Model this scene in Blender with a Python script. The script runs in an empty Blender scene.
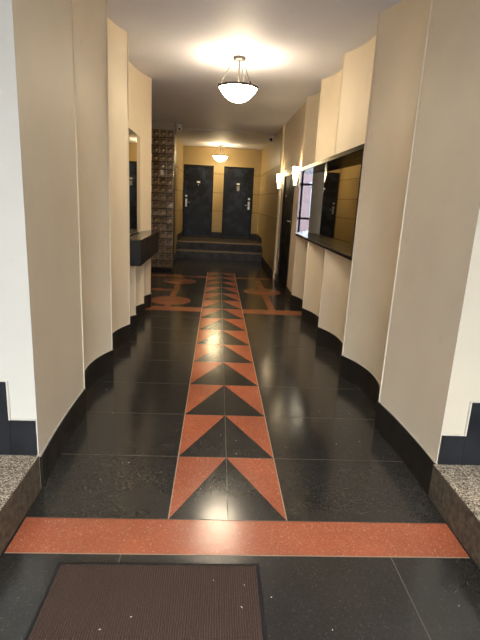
import bpy, bmesh, math, random
from mathutils import Vector, Matrix
random.seed(7)
S = bpy.context.scene
C = S.collection
PI = math.pi

# ------------------------------------------------------------------ camera
CA, CB, CG, FPX = 0.0563, 0.2466, 0.0519, 470.9254
sa, ca, sb, cb, sg, cg = math.sin(CA), math.cos(CA), math.sin(CB), math.cos(CB), math.sin(CG), math.cos(CG)
fwd = Vector((sa*cb, ca*cb, -sb)); xr = Vector((ca, -sa, 0)); up = xr.cross(fwd)
cx = cg*xr + sg*up; cy = -sg*xr + cg*up
cam = bpy.data.cameras.new('camera'); cam.sensor_width = 36; cam.lens = FPX/640*36; cam.clip_start = .02
co = bpy.data.objects.new('camera', cam); C.objects.link(co)
M = Matrix((cx, cy, -fwd)).transposed().to_4x4(); M.translation = (0, 0, 1.5)
co.matrix_world = M
S.camera = co

# ------------------------------------------------------------------ world, daylight, exposure
W = bpy.data.worlds.new('sky'); S.world = W; W.use_nodes = True
wn = W.node_tree.nodes; bg = wn['Background']
bg.inputs[0].default_value = (.85, .925, 1.0, 1); bg.inputs[1].default_value = 14.5
pl = bpy.data.lights.new('entrance_portal', 'AREA'); pl.shape = 'RECTANGLE'; pl.size = 3.7; pl.size_y = 2.8
pl.cycles.is_portal = True
po = bpy.data.objects.new('entrance_portal', pl); C.objects.link(po)
po.location = (.15, -2.02, 1.45); po.rotation_euler = (PI/2, 0, 0)
po.rotation_euler = (-PI/2, 0, PI)
S.view_settings.view_transform = 'Standard'; S.view_settings.look = 'None'
S.view_settings.gamma = 1; S.view_settings.use_curve_mapping = False
S.view_settings.exposure = 1.03
LAMP_W, LAMP2_W, SCONCE_W = 11, 8, 1.5
BOWL_E = 32

# ------------------------------------------------------------------ materials
class NT:
    def __init__(s, name):
        s.m = bpy.data.materials.new(name); s.m.use_nodes = True
        s.t = s.m.node_tree; s.b = s.t.nodes['Principled BSDF']
        s.tc = s.n('ShaderNodeTexCoord'); s.co = s.tc.outputs['Object']
    def n(s, k, **kw):
        q = s.t.nodes.new(k)
        for a, v in kw.items(): setattr(q, a, v)
        return q
    def l(s, a, b): s.t.links.new(a, b)
    def noise(s, scale, detail=4, rough=.55, vec=None):
        q = s.n('ShaderNodeTexNoise'); q.inputs['Scale'].default_value = scale
        q.inputs['Detail'].default_value = detail; q.inputs['Roughness'].default_value = rough
        s.l(vec or s.co, q.inputs['Vector']); return q.outputs[0]
    def mapping(s, sc):
        q = s.n('ShaderNodeMapping'); q.inputs['Scale'].default_value = sc; s.l(s.co, q.inputs[0]); return q.outputs[0]
    def ramp(s, fac, stops, interp='LINEAR'):
        q = s.n('ShaderNodeValToRGB'); r = q.color_ramp; r.interpolation = interp
        while len(r.elements) < len(stops): r.elements.new(.5)
        for e, (p, c) in zip(r.elements, stops):
            e.position = p; e.color = (c, c, c, 1) if isinstance(c, (int, float)) else (*c, 1)
        s.l(fac, q.inputs[0]); return q.outputs[0]
    def mix(s, fac, a, b, mode='MIX'):
        q = s.n('ShaderNodeMix', data_type='RGBA', blend_type=mode)
        if isinstance(fac, (int, float)): q.inputs[0].default_value = fac
        else: s.l(fac, q.inputs[0])
        for i, v in ((6, a), (7, b)):
            if isinstance(v, tuple): q.inputs[i].default_value = (*v, 1)
            else: s.l(v, q.inputs[i])
        return q.outputs[2]
    def bump(s, hgt, strength=.2, dist=.002):
        q = s.n('ShaderNodeBump'); q.inputs['Strength'].default_value = strength; q.inputs['Distance'].default_value = dist
        s.l(hgt, q.inputs['Height']); s.l(q.outputs[0], s.b.inputs['Normal'])
    def set(s, col=None, rough=None, metal=None, spec=None):
        for k, v in (('Base Color', col), ('Roughness', rough), ('Metallic', metal), ('Specular IOR Level', spec)):
            if v is None: continue
            if isinstance(v, tuple): s.b.inputs[k].default_value = (*v, 1)
            elif isinstance(v, (int, float)): s.b.inputs[k].default_value = v
            else: s.l(v, s.b.inputs[k])
        return s

def paint(name, col, dirt=.10, rough=.55, weave=True):
    t = NT(name)
    d = t.ramp(t.noise(1.7, 6), [(.3, 1-dirt), (.7, 1.0)])
    c = t.mix(1.0, col, d, 'MULTIPLY')
    sp = t.ramp(t.noise(9, 2), [(.70, 1.0), (.78, .93)])
    c = t.mix(1.0, c, sp, 'MULTIPLY')
    t.set(c, rough, spec=.35)
    w = t.noise(220, 2, vec=t.mapping((1, 1, .5))) if weave else t.noise(60, 3)
    t.bump(w, .18, .0015)
    return t.m

def terrazzo(name, base, speck, speck2, amount=.3, rough=(.13, .30), size=170):
    t = NT(name)
    v = t.n('ShaderNodeTexVoronoi'); v.inputs['Scale'].default_value = size; t.l(t.co, v.inputs['Vector'])
    g = t.n('ShaderNodeSeparateColor'); t.l(v.outputs['Color'], g.inputs[0])
    m1 = t.ramp(g.outputs[0], [(1-amount, 0.), (min(.999, 1-amount+.02), 1.)])
    m2 = t.ramp(g.outputs[1], [(.975, 0.), (.98, 1.)])
    c = t.mix(m1, base, speck); c = t.mix(m2, c, speck2)
    cl = t.ramp(t.noise(2.3, 6), [(.3, .80), (.7, 1.15)])
    c = t.mix(1.0, c, cl, 'MULTIPLY')
    r = t.ramp(t.noise(5, 8, .65), [(.3, rough[0]), (.75, rough[1])])
    t.set(c, r, spec=.5); t.bump(t.noise(3.5, 3), .06, .004)
    return t.m

def plain(name, col, rough=.4, metal=0, var=.12, scale=12, spec=.5, bump=0):
    t = NT(name)
    n = t.noise(scale, 5)
    c = t.mix(1.0, col, t.ramp(n, [(.3, 1-var), (.7, 1+var*.5)]), 'MULTIPLY')
    r = t.ramp(t.noise(scale*1.7, 5), [(.3, max(.02, rough*.8)), (.7, min(1, rough*1.2))])
    t.set(c, r, metal, spec)
    if bump: t.bump(t.noise(scale*8, 3), bump, .002)
    return t.m

def emit(name, col, strength, base=(.9, .85, .75)):
    t = NT(name); t.set(base, .25)
    e = t.mix(1.0, col, t.ramp(t.noise(14, 2), [(.2, .92), (.8, 1.0)]), 'MULTIPLY')
    t.l(e, t.b.inputs['Emission Color']); t.b.inputs['Emission Strength'].default_value = strength
    return t.m

MT = {}
MT['cream'] = paint('cream_wall_paint', (.80, .685, .505))
MT['pier_r'] = paint('pier_paint_warm_lit', (.60, .52, .39), .08)  # pier paint with the right pier's warm light put into the colour
MT['pier'] = paint('pier_paint', (.62, .575, .49), .08)
MT['yellow'] = paint('ochre_panel_paint', (.48, .355, .165), .10, .42)
MT['groove'] = plain('groove_shadow_paint', (.16, .11, .05), .8)
MT['ceil'] = paint('ceiling_paint', (.71, .725, .81), .06, .6, False)
MT['black_t'] = terrazzo('black_terrazzo', (.030, .027, .023), (.039, .035, .030), (.065, .06, .05), .35, (.14, .21))
MT['red_t'] = terrazzo('red_terrazzo', (.45, .115, .05), (.52, .155, .075), (.58, .28, .17), .35, (.15, .24))
MT['red_w'] = terrazzo('worn_brown_red_terrazzo', (.37, .125, .052), (.42, .16, .07), (.36, .2, .12), .35, (.14, .22))
MT['joint'] = plain('divider_strip', (.10, .085, .062), .4)
MT['joint_d'] = plain('slab_joint', (.05, .045, .037), .4)
MT['brass_strip'] = plain('brass_divider', (.42, .27, .17), .35)
MT['base'] = plain('dark_baseboard_marble', (.020, .017, .014), .36, var=.2, scale=5, spec=.3)
MT['skirt'] = plain('black_step_skirting', (.012, .013, .016), .38, var=.4, scale=9, bump=.2)
MT['caulk'] = plain('pale_caulk_edge', (.62, .56, .46), .6)
MT['black'] = plain('black_lacquer', (.008, .008, .009), .22, var=.3, scale=4, spec=.25)
MT['blackmat'] = plain('black_frame', (.009, .009, .010), .5, spec=.2)
MT['console'] = plain('black_console_laminate', (.012, .011, .011), .35, var=.3, scale=5, spec=.3)
MT['ctop'] = plain('dark_console_top', (.06, .05, .04), .18, var=.3, scale=5)
MT['steel'] = plain('brushed_steel', (.62, .60, .57), .30, 1, .1, 40)
MT['nickel'] = plain('dull_nickel', (.42, .40, .37), .35, 1, .1, 30)
MT['lampmetal'] = plain('dark_nickel_lamp_metal', (.06, .055, .05), .45, .6, .1, 30)
MT['bronze'] = plain('aged_bronze', (.25, .175, .095), .30, .6, .45, 9)
MT['bronze_d'] = plain('dark_bronze_frame', (.05, .035, .022), .4, .6, .3, 16)
MT['glint'] = plain('bright_lock_metal', (.85, .80, .70), .18, 1, .1, 60)
MT['white'] = plain('white_paper', (.85, .83, .78), .6)
MT['whitep'] = plain('white_plastic', (.75, .76, .78), .3)
MT['darkglass'] = plain('smoked_dome', (.02, .02, .025), .06)
MT['bulk'] = paint('shaded_bulkhead_paint', (.34, .30, .25), .06, .6, False)  # strip over the mailboxes, colour darkened to offset the daylight falling on it
MT['trim'] = paint('door_trim_paint', (.62, .53, .38), .08, .4, False)
MT['bowl'] = emit('frosted_glass_bowl', (1, .84, .60), BOWL_E)
MT['bowl2'] = emit('frosted_glass_bowl_warm', (1, .80, .46), BOWL_E*.8)
MT['bowl_in'] = emit('bowl_inner_glass', (1, .84, .60), 7)
MT['sglass'] = emit('sconce_glass', (1, .80, .50), 4.5)
MT['nosing'] = plain('worn_brass_nosing', (.30, .21, .10), .45, .3)
MT['facade'] = plain('street_facade', (.10, .06, .058), .8, scale=2)
MT['facade2'] = plain('street_facade_pale', (.17, .20, .23), .8, scale=2)
MT['facade3'] = plain('street_shop_dark', (.02, .025, .035), .3, scale=2)
MT['pave'] = plain('pavement', (.30, .30, .30), .8, scale=3)
# granite
t = NT('speckled_granite')
v = t.n('ShaderNodeTexVoronoi'); v.inputs['Scale'].default_value = 165; t.l(t.co, v.inputs['Vector'])
g = t.n('ShaderNodeSeparateColor'); t.l(v.outputs['Color'], g.inputs[0])
c = t.ramp(g.outputs[0], [(0, (.07, .05, .03)), (.2, (.28, .21, .14)), (.5, (.50, .395, .28)), (.78, (.78, .66, .50))], 'CONSTANT')
c = t.mix(1.0, c, t.ramp(t.noise(4, 5), [(.3, .75), (.7, 1.1)]), 'MULTIPLY')
t.set(c, .5); t.bump(g.outputs[1], .15, .001); MT['granite'] = t.m
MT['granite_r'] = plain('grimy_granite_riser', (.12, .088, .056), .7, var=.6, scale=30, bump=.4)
MT['doormatt'] = plain('dull_black_door_paint', (.006, .0065, .009), .55, var=.4, scale=3, spec=.12)
MT['step'] = plain('worn_dark_step_marble', (.050, .040, .029), .4, var=.75, scale=6, spec=.3)
# ribbed mat
t = NT('ribbed_brown_mat')
w = t.n('ShaderNodeTexWave', wave_type='BANDS', bands_direction='X'); w.inputs['Scale'].default_value = 34
w.inputs['Distortion'].default_value = .3; t.l(t.co, w.inputs['Vector'])
nz = t.noise(260, 3)
c = t.mix(w.outputs[0], (.068, .042, .031), (.115, .072, .053))
c = t.mix(1.0, c, t.ramp(nz, [(.3, .6), (.7, 1.3)]), 'MULTIPLY')
t.set(c, .95, spec=.1); t.bump(w.outputs[0], .6, .004); MT['mat'] = t.m
MT['rubber'] = plain('black_rubber_edge', (.012, .012, .012), .7)
# blue black doors with smudged polish; bluish clouds paint in hazy daylight reflection
t = NT('navy_black_door_painted_sheen')
n1 = t.noise(2.6, 7, .6); n2 = t.noise(30, 4)
c = t.mix(t.ramp(n1, [(.47, 0.), (.62, 1.)]), (.0035, .0038, .006), (.024, .036, .060))
c = t.mix(t.ramp(n2, [(.66, 0.), (.72, .5)]), c, (.04, .05, .07))
t.set(c, t.ramp(n1, [(.3, .25), (.7, .5)]), spec=.28); MT['navy'] = t.m
# mirror
t = NT('mirror_glass'); t.set((.8, .8, .8), .015, 1.0)
t.l(t.mix(t.ramp(t.noise(3, 3), [(.4, 0.), (.9, .12)]), (.36, .39, .42), (.30, .32, .34)), t.b.inputs['Base Color']); MT['mirror'] = t.m
t = NT('smoked_mirror_glass')
t.set(t.mix(t.ramp(t.noise(3, 3), [(.4, 0.), (.9, .15)]), (.50, .45, .36), (.42, .38, .30)), .02, 1.0); MT['mirror_s'] = t.m
# window glass: clear sheet with a faint reflection
m = bpy.data.materials.new('clear_glass'); m.use_nodes = True; nt = m.node_tree; nt.nodes.clear()
o_ = nt.nodes.new('ShaderNodeOutputMaterial'); mx = nt.nodes.new('ShaderNodeMixShader'); tr = nt.nodes.new('ShaderNodeBsdfTransparent')
gl = nt.nodes.new('ShaderNodeBsdfGlossy'); gl.inputs['Roughness'].default_value = .02; fr = nt.nodes.new('ShaderNodeFresnel')
tr.inputs[0].default_value = (.96, .96, .96, 1)
nt.links.new(fr.outputs[0], mx.inputs[0]); nt.links.new(tr.outputs[0], mx.inputs[1]); nt.links.new(gl.outputs[0], mx.inputs[2]); nt.links.new(mx.outputs[0], o_.inputs[0])
MT['glass'] = m

# ------------------------------------------------------------------ mesh helpers
def box(bm, x0, x1, y0, y1, z0, z1, mi=0):
    vs = [bm.verts.new(p) for p in ((x0,y0,z0),(x1,y0,z0),(x1,y1,z0),(x0,y1,z0),(x0,y0,z1),(x1,y0,z1),(x1,y1,z1),(x0,y1,z1))]
    fs = []
    for f in ((0,3,2,1),(4,5,6,7),(0,1,5,4),(1,2,6,5),(2,3,7,6),(3,0,4,7)):
        fc = bm.faces.new([vs[i] for i in f]); fc.material_index = mi; fs.append(fc)
    return vs
def bbox(bm, x0, x1, y0, y1, z0, z1, r=.006, seg=2, mi=0):
    b2 = bmesh.new(); box(b2, x0, x1, y0, y1, z0, z1, mi)
    bmesh.ops.bevel(b2, geom=b2.edges[:], offset=r, segments=seg, affect='EDGES', profile=.5)
    for f in b2.faces: f.material_index = mi
    me = bpy.data.meshes.new('tmp'); b2.to_mesh(me); b2.free(); bm.from_mesh(me); bpy.data.meshes.remove(me)
def prism(bm, poly, z0, z1, mi=0, smooth_idx=None):
    """poly: list of (x, y) counter-clockwise; side faces own their verts per run so arrises stay sharp"""
    n = len(poly)
    lo = [bm.verts.new((x, y, z0)) for x, y in poly]; hi = [bm.verts.new((x, y, z1)) for x, y in poly]
    f = bm.faces.new(hi); f.material_index = mi; f = bm.faces.new(lo[::-1]); f.material_index = mi
    for i in range(n):
        j = (i+1) % n
        f = bm.faces.new((lo[i], lo[j], hi[j], hi[i])); f.material_index = mi
        if smooth_idx and i in smooth_idx: f.smooth = True
def frustum(bm, z0, r0, z1, r1, cxy=(0, 0), n=24, cap=True, mi=0):
    lathe(bm, [(r0, z0), (r1, z1)], cxy, n, cap, mi)
def lathe(bm, prof, cxy=(0, 0), n=32, cap=False, mi=0, smooth=True):
    rings = []
    for r, z in prof:
        rings.append([bm.verts.new((cxy[0]+r*math.cos(2*PI*k/n), cxy[1]+r*math.sin(2*PI*k/n), z)) for k in range(n)])
    for a, b in zip(rings, rings[1:]):
        for k in range(n):
            f = bm.faces.new((a[k], a[(k+1) % n], b[(k+1) % n], b[k])); f.smooth = smooth; f.material_index = mi
    if cap:
        f = bm.faces.new(rings[0][::-1]); f.material_index = mi; f = bm.faces.new(rings[-1]); f.material_index = mi
def tube(bm, p, q, r, n=10, mi=0):
    p, q = Vector(p), Vector(q); d = (q-p).normalized()
    u = d.orthogonal().normalized(); v = d.cross(u)
    A = [bm.verts.new(p+r*(u*math.cos(2*PI*k/n)+v*math.sin(2*PI*k/n))) for k in range(n)]
    B = [bm.verts.new(q+r*(u*math.cos(2*PI*k/n)+v*math.sin(2*PI*k/n))) for k in range(n)]
    for k in range(n):
        f = bm.faces.new((A[k], A[(k+1) % n], B[(k+1) % n], B[k])); f.smooth = True; f.material_index = mi
    bm.faces.new(A[::-1]).material_index = mi; bm.faces.new(B).material_index = mi
def polyline(bm, pts, r, n=8):
    for a, b in zip(pts, pts[1:]): tube(bm, a, b, r, n)
def obj(name, bm, mats, parent=None, recalc=True, **props):
    if recalc: bmesh.ops.recalc_face_normals(bm, faces=bm.faces[:])
    me = bpy.data.meshes.new(name); bm.to_mesh(me); bm.free()
    for m in (mats if isinstance(mats, (list, tuple)) else [mats]): me.materials.append(MT[m])
    o = bpy.data.objects.new(name, me); C.objects.link(o)
    if parent: o.parent = parent
    for k, v in props.items(): o[k] = v
    return o
def struct(name, bm, mats, parent=None, **p):
    o = obj(name, bm, mats, parent, **p)
    if not parent: o['kind'] = 'structure'
    return o
def thing(name, label, cat, loc=(0, 0, 0), group=None, rotz=0):
    o = bpy.data.objects.new(name, None); C.objects.link(o); o.location = loc; o.rotation_euler = (0, 0, rotz)
    o.empty_display_size = .1
    o['label'] = label; o['category'] = cat
    if group: o['group'] = group
    return o
def dup(root, loc, label):
    r = root.copy(); C.objects.link(r); r.location = loc; r['label'] = label
    for ch in list(root.children):
        k = ch.copy(); C.objects.link(k); k.parent = r
        for gch in ch.children:
            q = gch.copy(); C.objects.link(q); q.parent = k
    return r
B = bmesh.new

# ------------------------------------------------------------------ dimensions
H = 2.947
XR, XL = 1.167, -.883
YP = 2.2                       # front of the two piers
YEND = 14.2
LAND = .41
def arc(x0, y0, x1, y1, s, side, n=20):
    """concave scallop between two arrises; side=+1 right wall, -1 left wall"""
    out = []
    for i in range(n+1):
        u = i/n
        out.append((x0+(x1-x0)*u + side*s*4*u*(1-u), y0+(y1-y0)*u))
    return out
def chain(arcs):
    pts = list(arcs[0])
    for a in arcs[1:]: pts += a[1:]
    return pts

# ------------------------------------------------------------------ floor
bm = B()
fm = ['black_t', 'red_t', 'joint', 'joint_d', 'brass_strip', 'red_w']
def quad(bm, pts, z, mi):
    f = bm.faces.new([bm.verts.new((x, y, z)) for x, y in pts]); f.material_index = mi
def rect(bm, x0, x1, y0, y1, z, mi): quad(bm, [(x0,y0),(x1,y0),(x1,y1),(x0,y1)], z, mi)
box(bm, -2.6, 2.7, -2.3, 12.6, -.12, 0, 0)
z1, z2, z3 = .0004, .0007, .0010
S0, SL, NROW = 1.974, .573, 14
xa, xb = -.184, .391; xm = (xa+xb)/2
rect(bm, -.853, 1.187, 1.742, S0, z1, 1)                                   # red cross stripe
rect(bm, -.853, 1.187, 1.738, 1.744, z2, 4); rect(bm, -.853, 1.187, S0-.003, S0+.003, z2, 3)
for k in range(NROW):
    y0 = S0+k*SL; y1 = y0+SL
    quad(bm, [(xa, y0), (xm, y1), (xa, y1)], z1, 1)
    quad(bm, [(xb, y0), (xb, y1), (xm, y1)], z1, 1)
    rect(bm, xa, xb, y1-.002, y1+.002, z2, 3)
    for x0, x1 in ((-.9, xa), (xb, 1.3)):
        if y1 < 6.3: rect(bm, x0, x1, y1-.0025, y1+.0025, z1, 2)
ye = S0+NROW*SL
for x in (xa, xb): rect(bm, x-.003, x+.003, S0, ye, z3, 4)
rect(bm, xm-.002, xm+.002, S0, ye, z3, 2)
for x in (-.363, .824): rect(bm, x-.0025, x+.0025, -2.3, 1.738, z1, 2)
rect(bm, -.853, 1.187, .57, .575, z1, 2)
# inlaid fields either side of the chevrons
def disc(cx_, cy_, r): quad(bm, [(cx_+r*math.cos(2*PI*k/48), cy_+r*math.sin(2*PI*k/48)) for k in range(48)], z2, 5)
rect(bm, -1.9, xa, 6.33, 6.59, z1, 5); rect(bm, xb, 1.25, 6.33, 6.60, z1, 5)
rect(bm, -1.9, xa, 9.22, 9.46, z1, 5); rect(bm, xb, 1.2, 9.30, 9.54, z1, 5)
rect(bm, -.715, -.625, 6.59, 9.22, z1, 5); rect(bm, .775, .875, 6.60, 9.30, z1, 5)
rect(bm, -1.9, -.715, 7.72, 7.95, z1, 5)
disc(-.675, 7.0, .31); disc(-.67, 8.74, .31); disc(.805, 8.0, .325)
struct('floor', bm, fm)

# landing and steps at the far end
bm = B()
box(bm, -1.08, 1.2, 12.32, 12.62, 0, .205); box(bm, -1.08, 1.2, 12.62, YEND, 0, LAND)
st = struct('landing_steps', bm, 'step')
for y, z in ((12.32, .205), (12.62, LAND)):
    b2 = B(); bbox(b2, -1.08, 1.2, y-.02, y+.05, z-.028, z+.004, .008); obj('step_nosing', b2, 'nosing', st, label='worn pale nosing strip')

# ------------------------------------------------------------------ ceiling
bm = B(); box(bm, -2.6, 2.7, -2.2, YEND+.3, H, H+.15); struct('ceiling', bm, 'ceil')

# ------------------------------------------------------------------ left scalloped wall
AL = [(-.864, YP), (-.885, 3.10), (XL, 3.97), (-.892, 4.86), (-.905, 6.57)]
aL = [arc(*AL[0], *AL[1], .012, -1), arc(*AL[1], *AL[2], .10, -1), arc(*AL[2], *AL[3], .11, -1)]
top4 = arc(*AL[3], *AL[4], .16, -1, 32)
ylow = [4.86, 5.27, 5.90, 6.50]
low4 = [arc(-.892-.004*i, ylow[i], -.896-.004*i, ylow[i+1], .085, -1, 14) for i in range(3)]
low4.append([(-.904, 6.50), (-.905, 6.57)])
XBL = -2.5
def wall_poly(pts, xback): return pts + [(xback, pts[-1][1]), (xback, pts[0][1])]
bm = B()
p = chain(aL); prism(bm, wall_poly(p, XBL), 0, H, smooth_idx=set(range(len(p)-1)))
p = top4; prism(bm, wall_poly(p, XBL), .80, H, smooth_idx=set(range(len(p)-1)))
p = chain(low4); prism(bm, wall_poly(p, XBL), 0, .80, smooth_idx=set(range(len(p)-1)))
def sharpen(o, ang=28):
    me = o.data; b = bmesh.new(); b.from_mesh(me)
    for e in b.edges:
        if len(e.link_faces) == 2 and e.calc_face_angle(0) > math.radians(ang): e.smooth = False
    b.to_mesh(me); b.free()
for x, y in [a[-1] for a in aL]: lathe(bm, [(.006, 0), (.006, H)], (x+.001, y), 10)
wl = struct('wall_left', bm, 'cream'); sharpen(wl, 14)
def base_strip(bm, pts, side, z0, z1, th=.012, mi=0):
    """a skirting of even thickness following a wall line"""
    n = len(pts); off = []
    for i, (x, y) in enumerate(pts):
        off.append((x-side*th, y))
    for i in range(n-1):
        a, b, c_, d = pts[i], pts[i+1], off[i+1], off[i]
        for (u, v) in ((d, c_),):
            f = bm.faces.new([bm.verts.new((u[0],u[1],z0)), bm.verts.new((v[0],v[1],z0)), bm.verts.new((v[0],v[1],z1)), bm.verts.new((u[0],u[1],z1))]); f.smooth = True; f.material_index = mi
        f = bm.faces.new([bm.verts.new((*d, z1)), bm.verts.new((*c_, z1)), bm.verts.new((*b, z1)), bm.verts.new((*a, z1))]); f.material_index = mi
    for e in (0, -1):
        a, d = pts[e], off[e]
        f = bm.faces.new([bm.verts.new((*a, z0)), bm.verts.new((*d, z0)), bm.verts.new((*d, z1)), bm.verts.new((*a, z1))]); f.material_index = mi
def skirting(name, arcs, side, hts, extra=None, th=.012):
    bm = B()
    for a, hh in zip(arcs, hts):
        base_strip(bm, a, side, 0, hh, th, 0)
        base_strip(bm, a, side, hh, hh+.004, th*.6, 1)
    if extra: extra(bm)
    bmesh.ops.remove_doubles(bm, verts=bm.verts[:], dist=.0004)
    o = struct(name, bm, ['base', 'caulk']); sharpen(o, 25); return o
skirting('baseboard_left', aL+low4, -1, [.185, .185, .185] + [.185]*4,
         lambda b: box(b, -1.9, -.905, 6.57, 6.582, 0, .185))

# black stepped skirting on the pier fronts
def pier_skirt(name, runs):
    bm = B()
    for i, (x0, x1, z1_) in enumerate(runs):
        bbox(bm, min(x0, x1), max(x0, x1), YP-.016, YP+.01, .2, z1_, .003, 1)
        bbox(bm, min(x0, x1)-.002, max(x0, x1)+.002, YP-.012, YP+.004, z1_-.002, z1_+.005, .002, 1, 1)
        if i+1 < len(runs): bbox(bm, x1-.0045, x1+.0045, YP-.0175, YP+.004, z1_, runs[i+1][2]+.004, .002, 1, 1)
    return struct(name, bm, ['skirt', 'caulk'])
pier_skirt('trim_1', [(-.870, -.9935, .392), (-.9935, -1.30, .594), (-1.30, -1.62, .79), (-1.62, -2.49, .98)])
pier_skirt('trim_2', [(1.214, 1.335, .368), (1.335, 1.66, .558), (1.66, 1.98, .75), (1.98, 2.59, .94)])
# pier fronts in their paler paint, the right one tinted for its warm light
bm = B(); box(bm, -2.5, -.864, YP-.004, YP+.002, .2, H); struct('wall_pier_left', bm, 'pier')
bm = B(); box(bm, 1.208, 2.6, YP-.004, YP+.002, .2, H); struct('wall_pier_right', bm, 'pier_r')

# ------------------------------------------------------------------ right scalloped wall
AR = [(1.208, YP), (XR, 2.99), (XR, 4.0), (XR, 5.04), (XR, 6.06), (XR, 7.05)]
sR = [.015, .13, .125, .12, .12]
aR = [arc(*AR[i], *AR[i+1], sR[i], 1) for i in range(5)]
XBR = 2.6
NZ0, NZ1, NY0, NY1 = 1.065, 2.0, 4.0, 7.05
bm = B()
p = chain(aR[:2]); prism(bm, wall_poly(p, XBR), 0, H, smooth_idx=set(range(len(p)-1)))
p = chain(aR[2:])
prism(bm, wall_poly(p, XBR), 0, NZ0, smooth_idx=set(range(len(p)-1)))
prism(bm, wall_poly(p, XBR), NZ1, H, smooth_idx=set(range(len(p)-1)))
box(bm, 1.40, XBR, NY0, NY1, NZ0, NZ1)
for i, a in enumerate(aR[:4]):
    x, y = a[-1]
    for z0, z1_ in ([(0, H)] if i < 2 else [(0, NZ0), (NZ1, H)]): lathe(bm, [(.006, z0), (.006, z1_)], (x-.001, y), 10)
wr = struct('wall_right', bm, 'cream'); sharpen(wr, 14)
DX = 1.2; DY0, DY1, DZ = 7.80, 9.04, 2.10
bm = B()
box(bm, DX, XBR, 7.05, DY0, 0, H); box(bm, DX, XBR, DY0, DY1, DZ, H); box(bm, 1.34, XBR, DY0, DY1, 0, DZ)
box(bm, DX, XBR, DY1, YEND+.3, 0, H)
bbox(bm, 1.165, 1.205, 9.44, 9.60, 0, H, .014)
struct('wall_right_rear', bm, 'cream')
skirting('baseboard_right', aR, 1, [.20, .20, .185, .17, .155])
def bR(b):
    box(b, DX-.014, DX, 7.05, DY0, 0, .15); box(b, DX-.014, DX, DY1, 9.43, 0, .14)
    box(b, DX-.03, DX, 9.61, 12.32, 0, .14); box(b, DX-.03, DX, 12.32, 12.62, .2, .36); box(b, DX-.03, DX, 12.62, YEND, LAND, LAND+.16)
bm = B(); bR(bm); struct('baseboard_right_rear', bm, 'base')

# ochre grooved panelling of the rear vestibule
GZ = [0, 1.19, 1.705, 2.235, H]
def panels(bm, mk):
    for i in range(4):
        g0 = .007 if i else 0; g1 = .007 if i < 3 else 0
        mk(GZ[i]+g0, GZ[i+1]-g1)
bm = B(); panels(bm, lambda a, b: box(bm, DX-.02, DX-.003, 9.72, YEND, a, b)); box(bm, DX-.004, DX+.004, 9.72, YEND, 0, H, 1); o = struct('panelling_right', bm, ['yellow', 'groove'])
bm = B(); box(bm, -1.6, -1.08, 10.38, YEND+.3, 0, H)
box(bm, -1.081, -1.078, 10.38, YEND, 0, H, 1); wlr = struct('wall_left_rear', bm, ['yellow', 'groove'])
bm = B(); panels(bm, lambda a, b: box(bm, -1.085, -1.06, 10.38, YEND, a, b)); struct('panelling_left', bm, 'yellow')
bm = B(); box(bm, -1.06, -1.045, 10.38, 12.32, 0, .14); box(bm, -1.06, -1.045, 12.32, 12.62, .2, .36); box(bm, -1.06, -1.045, 12.62, YEND, LAND, LAND+.16)
struct('baseboard_left_rear', bm, 'base')

# end wall around the two doors
D1, D2, DT, DB0 = (-1.035, -.178), (.118, .980), 2.45, .455
bm = B()
box(bm, -1.6, 1.7, YEND+.10, YEND+.3, 0, H)
for g_ in GZ[1:4]: box(bm, -1.08, 1.2, YEND+.008, YEND+.09, g_-.02, g_+.02, 1) if g_ > 3 else [box(bm, x0, x1, YEND+.008, YEND+.09, g_-.02, g_+.02, 1) for x0, x1 in ((-1.08, D1[0]), (D1[1], D2[0]), (D2[1], 1.2))]
segs = [(-1.08, D1[0]), (D1[1], D2[0]), (D2[1], 1.2)]
def endp(a, b):
    for x0, x1 in segs:
        z0, z1_ = max(a, LAND), min(b, DT)
        if z1_ > z0: box(bm, x0, x1, YEND, YEND+.11, z0, z1_)
    if b > DT: box(bm, -1.08, 1.2, YEND, YEND+.11, max(a, DT), b)
panels(bm, endp)
struct('wall_end', bm, ['yellow', 'groove'])
bm = B()
for x0, x1 in segs: box(bm, x0, x1, YEND-.014, YEND, LAND, LAND+.17)
struct('baseboard_end', bm, 'base')

# wall over the mail boxes, recess wall
bm = B(); box(bm, -2.5, -1.9, 6.57, 10.4, 0, H); struct('wall_recess', bm, 'cream')
bm = B(); box(bm, -2.5, -1.6, 10.38, 10.6, 0, H); struct('wall_recess_rear', bm, 'cream')
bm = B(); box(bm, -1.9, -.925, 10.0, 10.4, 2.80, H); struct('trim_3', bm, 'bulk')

# ------------------------------------------------------------------ entrance alcoves, steps and glazed front behind the camera
bm = B(); box(bm, -2.6, -2.5, -2.2, YP, 0, H); box(bm, -2.6, -1.7, -2.2, -2.0, 0, H); struct('wall_alcove_left', bm, 'pier')
bm = B(); box(bm, 2.6, 2.7, -2.2, YP, 0, H); box(bm, 2.0, 2.7, -2.2, -2.0, 0, H); struct('wall_alcove_right', bm, 'pier')
def stair(name, xs, label):
    bm = B()
    for i, (x0, x1) in enumerate(xs): bbox(bm, min(x0, x1), max(x0, x1), -1.99, YP-.006, 0, .2+.18*i, .008, 2)
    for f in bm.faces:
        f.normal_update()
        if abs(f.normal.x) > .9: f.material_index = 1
    return struct(name, bm, ['granite', 'granite_r'])
stair('granite_steps_left', [(-.86, -1.26), (-1.24, -1.58), (-1.56, -2.49)], '')
stair('granite_steps_right', [(1.19, 1.60), (1.58, 1.92), (1.90, 2.59)], '')

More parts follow.
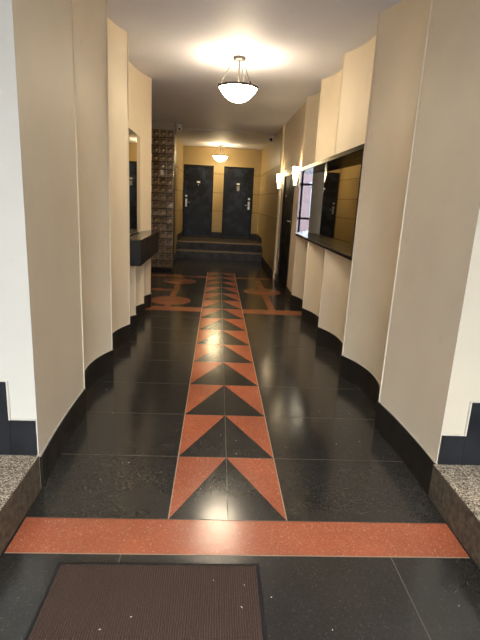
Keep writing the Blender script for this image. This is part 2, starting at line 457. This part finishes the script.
bm = B(); xs = [-1.7, -.95, -.40, .15, .70, 1.25, 2.0]
for x in xs: box(bm, x-.03, x+.03, -2.14, -2.06, 0, H)
for z in (.06, 1.05, 2.15, H-.04): box(bm, -1.7, 2.0, -2.13, -2.07, z-.035, z+.035)
win = struct('window_1', bm, 'blackmat')
bm = B(); box(bm, -1.7, 2.0, -2.103, -2.097, .06, H-.04); obj('pane', bm, 'glass', win)
bm = B(); tube(bm, (.10, -2.02, .95), (.10, -2.02, 1.35), .014); tube(bm, (.10, -2.06, .98), (.10, -2.02, .98), .01); tube(bm, (.10, -2.06, 1.32), (.10, -2.02, 1.32), .01)
obj('handle', bm, 'steel', win)
bm = B(); box(bm, -12, 12, -14, -2.3, -.25, -.12); struct('pavement', bm, 'pave')
bm = B(); box(bm, -8, 9, -14.5, -13.5, -.12, 3.7)
for i in range(9):
    x = -7.4+i*1.85
    box(bm, x, x+1.1, -13.52, -13.42, .5+.3*(i % 2), 2.4, 2 if i % 3 else 1); box(bm, x-.1, x+1.2, -13.5, -13.38, 2.5, 2.75, 1)
struct('street_facade', bm, ['facade', 'facade2', 'facade3'])

# ------------------------------------------------------------------ far doors
def end_door(name, x0, x1, lock_side, knock):
    bm = B(); box(bm, x0, x1, YEND+.05, YEND+.099, DB0, DT); d = struct(name, bm, 'navy')
    bm = B(); w = .035
    box(bm, x0, x0+w, YEND-.012, YEND+.06, LAND, DT); box(bm, x1-w, x1, YEND-.012, YEND+.06, LAND, DT); box(bm, x0+w, x1-w, YEND-.012, YEND+.06, DT-w, DT)
    obj('door_frame', bm, 'blackmat', d)
    bm = B(); box(bm, x0+w, x1-w, YEND-.01, YEND+.06, LAND, DB0+.004); obj('threshold', bm, 'base', d)
    xc = (x0+x1)/2; y = YEND+.05
    bm = B(); bbox(bm, xc-.045, xc+.045, y-.008, y+.002, 1.955, 2.005, .003, 1); obj('number_plate', bm, 'white', d)
    bm = B(); tube(bm, (xc, y-.016, 1.90), (xc, y, 1.90), .014); obj('peephole', bm, 'steel', d)
    if knock:
        bm = B(); bbox(bm, xc-.04, xc+.04, y-.02, y+.002, 1.80, 1.92, .01); bbox(bm, xc-.03, xc+.03, y-.03, y-.012, 1.785, 1.815, .006); obj('knocker', bm, 'nickel', d)
    lx = x0+.085 if lock_side < 0 else x1-.10
    bm = B(); tube(bm, (lx, y-.022, 1.575), (lx, y, 1.575), .032, 18); obj('deadbolt', bm, 'steel', d)
    bm = B(); bbox(bm, lx-.028, lx+.028, y-.01, y+.002, 1.27, 1.50, .004, 1); hp = obj('handle_plate', bm, 'steel', d)
    bm = B(); tube(bm, (lx, y-.055, 1.40), (lx, y, 1.40), .013); lathe_pts = None
    tube(bm, (lx, y-.05, 1.40), (lx-lock_side*.11, y-.05, 1.395), .011); obj('lever', bm, 'glint', hp)
    bm = B(); tube(bm, (lx, y-.018, 1.30), (lx, y, 1.30), .016); obj('key_cylinder', bm, 'glint', hp)
    return d
d1 = end_door('door_1', D1[0], D1[1], -1, False)
d2 = end_door('door_2', D2[0], D2[1], 1, True)

# right hand hall door with its painted head trim
bm = B(); box(bm, 1.215, 1.265, DY0+.04, DY1-.04, .01, DZ-.12); d3 = struct('door_3', bm, 'doormatt')
bm = B(); box(bm, 1.192, 1.33, DY0, DY0+.045, 0, DZ-.12); box(bm, 1.192, 1.33, DY1-.045, DY1, 0, DZ-.12); obj('door_frame', bm, 'blackmat', d3)
bm = B(); box(bm, 1.195, 1.33, DY0, DY1, DZ-.12, DZ); bbox(bm, 1.175, 1.21, DY0-.02, DY1+.02, DZ-.02, DZ+.02, .004); obj('head_trim', bm, 'trim', d3, label='pale painted head trim')
bm = B(); tube(bm, (1.216, DY1-.36, 1.62), (1.19, DY1-.36, 1.62), .03, 16); obj('deadbolt', bm, 'glint', d3)
bm = B(); bbox(bm, 1.205, 1.217, DY0+.09, DY0+.15, 1.15, 1.50, .004, 1); hp = obj('handle_plate', bm, 'steel', d3)
bm = B(); tube(bm, (1.21, DY0+.12, 1.22), (1.16, DY0+.12, 1.22), .012); tube(bm, (1.164, DY0+.12, 1.22), (1.164, DY0+.24, 1.22), .011); obj('lever', bm, 'steel', hp)

# ------------------------------------------------------------------ pendant lamps
def pendant(label, loc, watts, bowl, col):
    t = thing('pendant_lamp', label, 'ceiling lamp', loc, 'bowl pendant lamps down the hall')
    z = lambda q: q-H
    bm = B(); lathe(bm, [(.002, 0), (.066, 0), (.070, -.012), (.062, -.030), (.03, -.040), (.002, -.042)], n=28); obj('canopy', bm, 'lampmetal', t)
    bm = B(); tube(bm, (0, 0, -.03), (0, 0, -.29), .008, 12); obj('stem', bm, 'lampmetal', t)
    R_ = .200; zr = -.290
    for k in range(3):
        a = math.radians(185+120*k)
        bm = B(); tube(bm, (.055*math.cos(a), .055*math.sin(a), -.03), (R_*math.cos(a), R_*math.sin(a), zr+.012), .0032, 8)
        r_ = obj('rod', bm, 'lampmetal', t)
        bm = B(); lathe(bm, [(.001, zr+.03), (.009, zr+.024), (.010, zr+.006), (.006, zr-.004), (.001, zr-.008)], (R_*1.01*math.cos(a), R_*1.01*math.sin(a)), 12); obj('finial', bm, 'lampmetal', r_)
    bm = B(); lathe(bm, [(R_-.006, zr-.012), (R_+.006, zr-.014), (R_+.014, zr), (R_+.012, zr+.008), (R_-.006, zr+.006), (R_-.006, zr-.012)], n=48); obj('rim', bm, 'lampmetal', t)
    prof = [(.001, zr-.146)]
    for i in range(1, 15):
        u = i/14; prof.append((R_*u, zr-.010-.136*(1-u**2.3)))
    inner = [(r*.965, zz+.006) for r, zz in prof[::-1]]
    bm = B(); lathe(bm, prof, n=48); lathe(bm, [prof[-1]]+inner, n=48, mi=1); bmesh.ops.remove_doubles(bm, verts=bm.verts[:], dist=.0001); obj('glass_bowl', bm, [bowl, 'bowl_in'], t)
    bm = B(); tube(bm, (0, 0, zr-.03), (0, 0, zr-.005), .012, 16); obj('lamp_holder', bm, 'whitep', t)
    l = bpy.data.lights.new('pendant_bulb', 'POINT'); l.energy = watts; l.color = col; l.shadow_soft_size = .07
    lo = bpy.data.objects.new('pendant_bulb', l); C.objects.link(lo); lo.parent = t; lo.location = (0.0, 0, zr-.045)
    return t
pendant('large glass bowl pendant lamp nearest the camera over the chevron floor', (.158, 5.39, H), LAMP_W, 'bowl', (1, .80, .56))
pendant('small looking glass bowl pendant lamp in front of the two far doors', (-.003, 13.4, H), LAMP2_W, 'bowl2', (1, .70, .34))

# ------------------------------------------------------------------ wall sconces by the right hand door
def sconce(label, y):
    t = thing('wall_sconce', label, 'wall lamp', (1.2, y, 1.8), 'sconces either side of the hall door')
    bm = B(); bbox(bm, -.018, 0, -.04, .04, -.09, .07, .006); obj('back_plate', bm, 'nickel', t)
    bm = B(); tube(bm, (-.01, 0, -.045), (-.075, 0, -.045), .009); obj('arm', bm, 'nickel', t)
    bm = B(); lathe(bm, [(.001, -.085), (.010, -.080), (.014, -.068), (.010, -.06), (.028, -.045), (.030, -.025), (.001, -.024)], (-.075, 0), 20); obj('cup', bm, 'nickel', t)
    bm = B(); lathe(bm, [(.020, -.03), (.026, .03), (.042, .11), (.051, .18), (.053, .235), (.049, .235), (.047, .18), (.038, .11), (.022, .035), (.016, -.022)], (-.075, 0), 28); obj('glass_shade', bm, 'sglass', t)
    l = bpy.data.lights.new('sconce_bulb', 'POINT'); l.energy = SCONCE_W; l.color = (1, .72, .38); l.shadow_soft_size = .03
    lo = bpy.data.objects.new('sconce_bulb', l); C.objects.link(lo); lo.parent = t; lo.location = (-.075, 0, .24)
    return t
sconce('glowing glass wall sconce on the near side of the hall door, beside the mirror', 7.28)
sconce('glowing glass wall sconce on the far side of the hall door, by the ochre panels', 9.26)

# ------------------------------------------------------------------ mirrored niche on the right wall
t = thing('mirror_niche', 'wide black framed mirror niche set into the scalloped right wall', 'mirror', (1.165, 5.525, 1.54))
ox, oy, oz = t.location
def rel(bm): bmesh.ops.translate(bm, verts=bm.verts[:], vec=(-ox, -oy, -oz)); return bm
XN = 1.335; XM = 1.378
bm = B(); prism(bm, [(XM, NY0+.012), (XM+.012, NY0+.012), (XN+.012, NY1-.012), (XN, NY1-.012)], NZ0+.02, NZ1-.02); obj('mirror_back', rel(bm), 'mirror_s', t)
bm = B(); bbox(bm, 1.160, XM+.012, NY0+.004, NY1-.004, NZ1-.035, NZ1+.008, .003, 1); obj('frame_top', rel(bm), 'black', t)
bm = B(); bbox(bm, 1.152, XM+.012, NY0+.004, NY1-.004, NZ0-.012, NZ0+.02, .003, 1); obj('frame_sill', rel(bm), 'black', t)
bm = B(); bbox(bm, 1.155, XM+.012, NY0+.004, NY0+.02, NZ0+.02, NZ1-.035, .003, 1); obj('frame_side', rel(bm), 'black', t)
# end mirror, turned a little out towards the hall
bm = B()
p0, p1 = Vector((1.155, NY1-.004)), Vector((XN, NY1-.035))
nrm = Vector((p1.y-p0.y, -(p1.x-p0.x))).normalized()
q0, q1 = p0-nrm*.01, p1-nrm*.01
prism(bm, [tuple(p0), tuple(p1), tuple(q1), tuple(q0)], NZ0+.02, NZ1-.035); obj('mirror_end', rel(bm), 'mirror', t)

# ------------------------------------------------------------------ left mirror and console shelf
t = thing('wall_mirror', 'tall dark edged mirror on the left wall above the black console', 'mirror', (-1.02, 5.8, 1.62))
bm = B(); bbox(bm, -.03, .012, -.5, .5, -.545, .60, .004, 1); obj('mirror_backing', bm, 'blackmat', t)
bm = B(); bbox(bm, .010, .020, -.495, .495, -.54, .595, .004, 1); obj('mirror_glass', bm, 'mirror_s', t)
t = thing('console_shelf', 'black box console shelf hung on the left scalloped wall', 'shelf', (-.9, 5.76, .78))
bm = B()
bb = bmesh.new(); prism(bb, [(-.10, -.74), (.100, -.74), (.104, -.736), (.104, .77), (-.10, .77)], 0, .262)
bmesh.ops.bevel(bb, geom=bb.edges[:], offset=.004, segments=1, affect='EDGES')
me = bpy.data.meshes.new('t'); bb.to_mesh(me); bb.free(); bm.from_mesh(me); bpy.data.meshes.remove(me)
obj('shelf_box', bm, 'console', t)
bm = B(); prism(bm, [(-.12, -.745), (.105, -.745), (.109, -.741), (.109, .775), (-.12, .775)], .262, .278); obj('shelf_top', bm, 'ctop', t)

# ------------------------------------------------------------------ mail boxes
MX1, MW, MH, NR, NC = -.925, .140, .1525, 18, 5
t = thing('mailbox_bank', 'tall bank of aged bronze mailboxes facing the hall on the left', 'mailboxes', (MX1-NC*MW/2, 10.0, 0))
bm = B(); bbox(bm, -NC*MW/2-.25, NC*MW/2, .012, .36, .05, 2.80, .003, 1); obj('cabinet', bm, 'bronze_d', t)
bm = B(); box(bm, -NC*MW/2-.25, NC*MW/2-.03, .05, .36, 0, .05); obj('plinth', bm, 'blackmat', t)
bm = B(); bbox(bm, NC*MW/2-.012, NC*MW/2+.004, -.012, .03, .05, 2.80, .003, 1); obj('edge_trim', bm, 'bronze', t)
proto = None; n_door = 0
for r_ in range(NR):
    for c_ in range(NC):
        if c_ == 0 and n_door >= 0 and NC*NR > 90: pass
        x = -NC*MW/2+(c_+.5)*MW; z = .055+(r_+.5)*MH
        if proto is None:
            b2 = B(); bbox(b2, -MW/2+.002, MW/2-.002, -.012, .014, -MH/2+.009, MH/2-.009, .004, 1)
            bbox(b2, -.040, .040, -.0135, -.011, .030, .042, .001, 1, 1)
            proto = obj('mailbox_door', b2, ['bronze', 'bronze_d'], t); proto.location = (x, 0, z)
            b2 = B(); tube(b2, (0, -.022, -.012), (0, -.01, -.012), .011, 12); k = obj('lock', b2, 'glint', proto)
            b2 = B(); bbox(b2, MW/2-.013, MW/2-.004, -.016, -.010, -MH/2+.012, MH/2-.012, .002, 1); e = obj('seam_glint', b2, 'nickel', proto)  # no hinge: strip added to put a glint along the door seam
            e2 = e.data.copy(); e2.materials[0] = MT['glint']  # brighter metal copy, a painted glint on random doors
        else:
            d = proto.copy(); C.objects.link(d); d.parent = t; d.location = (x, 0, z)
            d.rotation_euler = (0, 0, random.uniform(-.05, .05))
            for ch in (k, e):
                q = ch.copy(); C.objects.link(q); q.parent = d
                if ch is e and random.random() < .5: q.data = e2; q.rotation_euler = (0, 0, random.uniform(-.5, .5))
        n_door += 1
nm = -NC*MW/2
bm = B(); bbox(bm, -.03, .03, -.004, 0, -.05, .05, .001, 1)
o = obj('paper_note', bm, 'white'); o.location = (-1.165, 9.985, 1.985); o['label'] = 'small white paper note stuck on the bronze mailboxes'; o['category'] = 'note'

# ------------------------------------------------------------------ cameras, conduit
def turret_cam(label, loc, aim, dark):
    t = thing('security_camera', label, 'camera', loc, 'turret cameras under the ceiling')
    bm = B(); lathe(bm, [(.001, 0), (.060, 0), (.062, -.018), (.045, -.030), (.001, -.031)], n=28); obj('mount', bm, 'whitep', t)
    rot = Vector(aim).to_track_quat('-Z', 'Y').to_matrix().to_4x4(); rot.translation = (0, 0, -.075)
    def put(bm): bmesh.ops.transform(bm, matrix=rot, verts=bm.verts[:]); return bm
    bm = B(); lathe(bm, [(.001, .06), (.03, .052), (.052, .03), (.060, 0), (.056, -.022), (.050, -.034), (.001, -.034)], n=28); h_ = obj('housing', put(bm), 'whitep', t)
    bm = B(); lathe(bm, [(.001, -.040), (.022 if not dark else .030, -.039), (.024 if not dark else .033, -.033), (.001, -.032)], n=24); obj('lens_window', put(bm), 'darkglass', h_)
    return t
turret_cam('white turret security camera on the ceiling by the mailboxes', (-.86, 10.3, H), (.3, -1, -.35), False)
turret_cam('turret security camera with dark lens high beside the ochre panelled wall', (1.115, 11.1, H), (-.35, -1, -.4), True)
bm = B(); tube(bm, (-.92, 10.75, H-.006), (1.18, 10.75, H-.006), .005, 8)
o = obj('conduit', bm, 'whitep'); o['label'] = 'thin pale cable conduit running across the hall ceiling'; o['category'] = 'conduit'

# ------------------------------------------------------------------ entrance mat
t = thing('entrance_mat', 'brown ribbed entrance mat with black rubber edge lying on the floor', 'mat', (-.19, .95, 0))
bm = B(); bbox(bm, -.42, .42, -.72, .735, 0, .006, .002, 1); obj('rubber_edge', bm, 'rubber', t)
bm = B(); bbox(bm, -.405, .405, -.705, .72, .004, .011, .002, 1); obj('ribbed_pile', bm, 'mat', t)

# litter specks
bm = B()
for i in range(46):
    x, y = random.uniform(-.84, 1.15), random.uniform(.9, 4.2)
    if random.random() < .5: y = random.uniform(.9, 2.0)
    z = .0125 if (-.6 < x < .2 and y < 1.66) else .001
    a = random.uniform(0, PI); l = random.uniform(.0012, .004); w = random.uniform(.001, .002)
    c1, s1 = math.cos(a), math.sin(a)
    vs = [bm.verts.new((x+u*c1*l-v*s1*w, y+u*s1*l+v*c1*w, z+q)) for q in (0, .0012) for u, v in ((-1,-1),(1,-1),(1,1),(-1,1))]
    for f in ((3,2,1,0),(4,5,6,7),(0,1,5,4),(1,2,6,5),(2,3,7,6),(3,0,4,7)): bm.faces.new([vs[i] for i in f])
o = obj('litter', bm, 'white'); o['kind'] = 'stuff'; o['label'] = 'tiny pale specks of dust and litter on floor and mat'; o['category'] = 'dust'
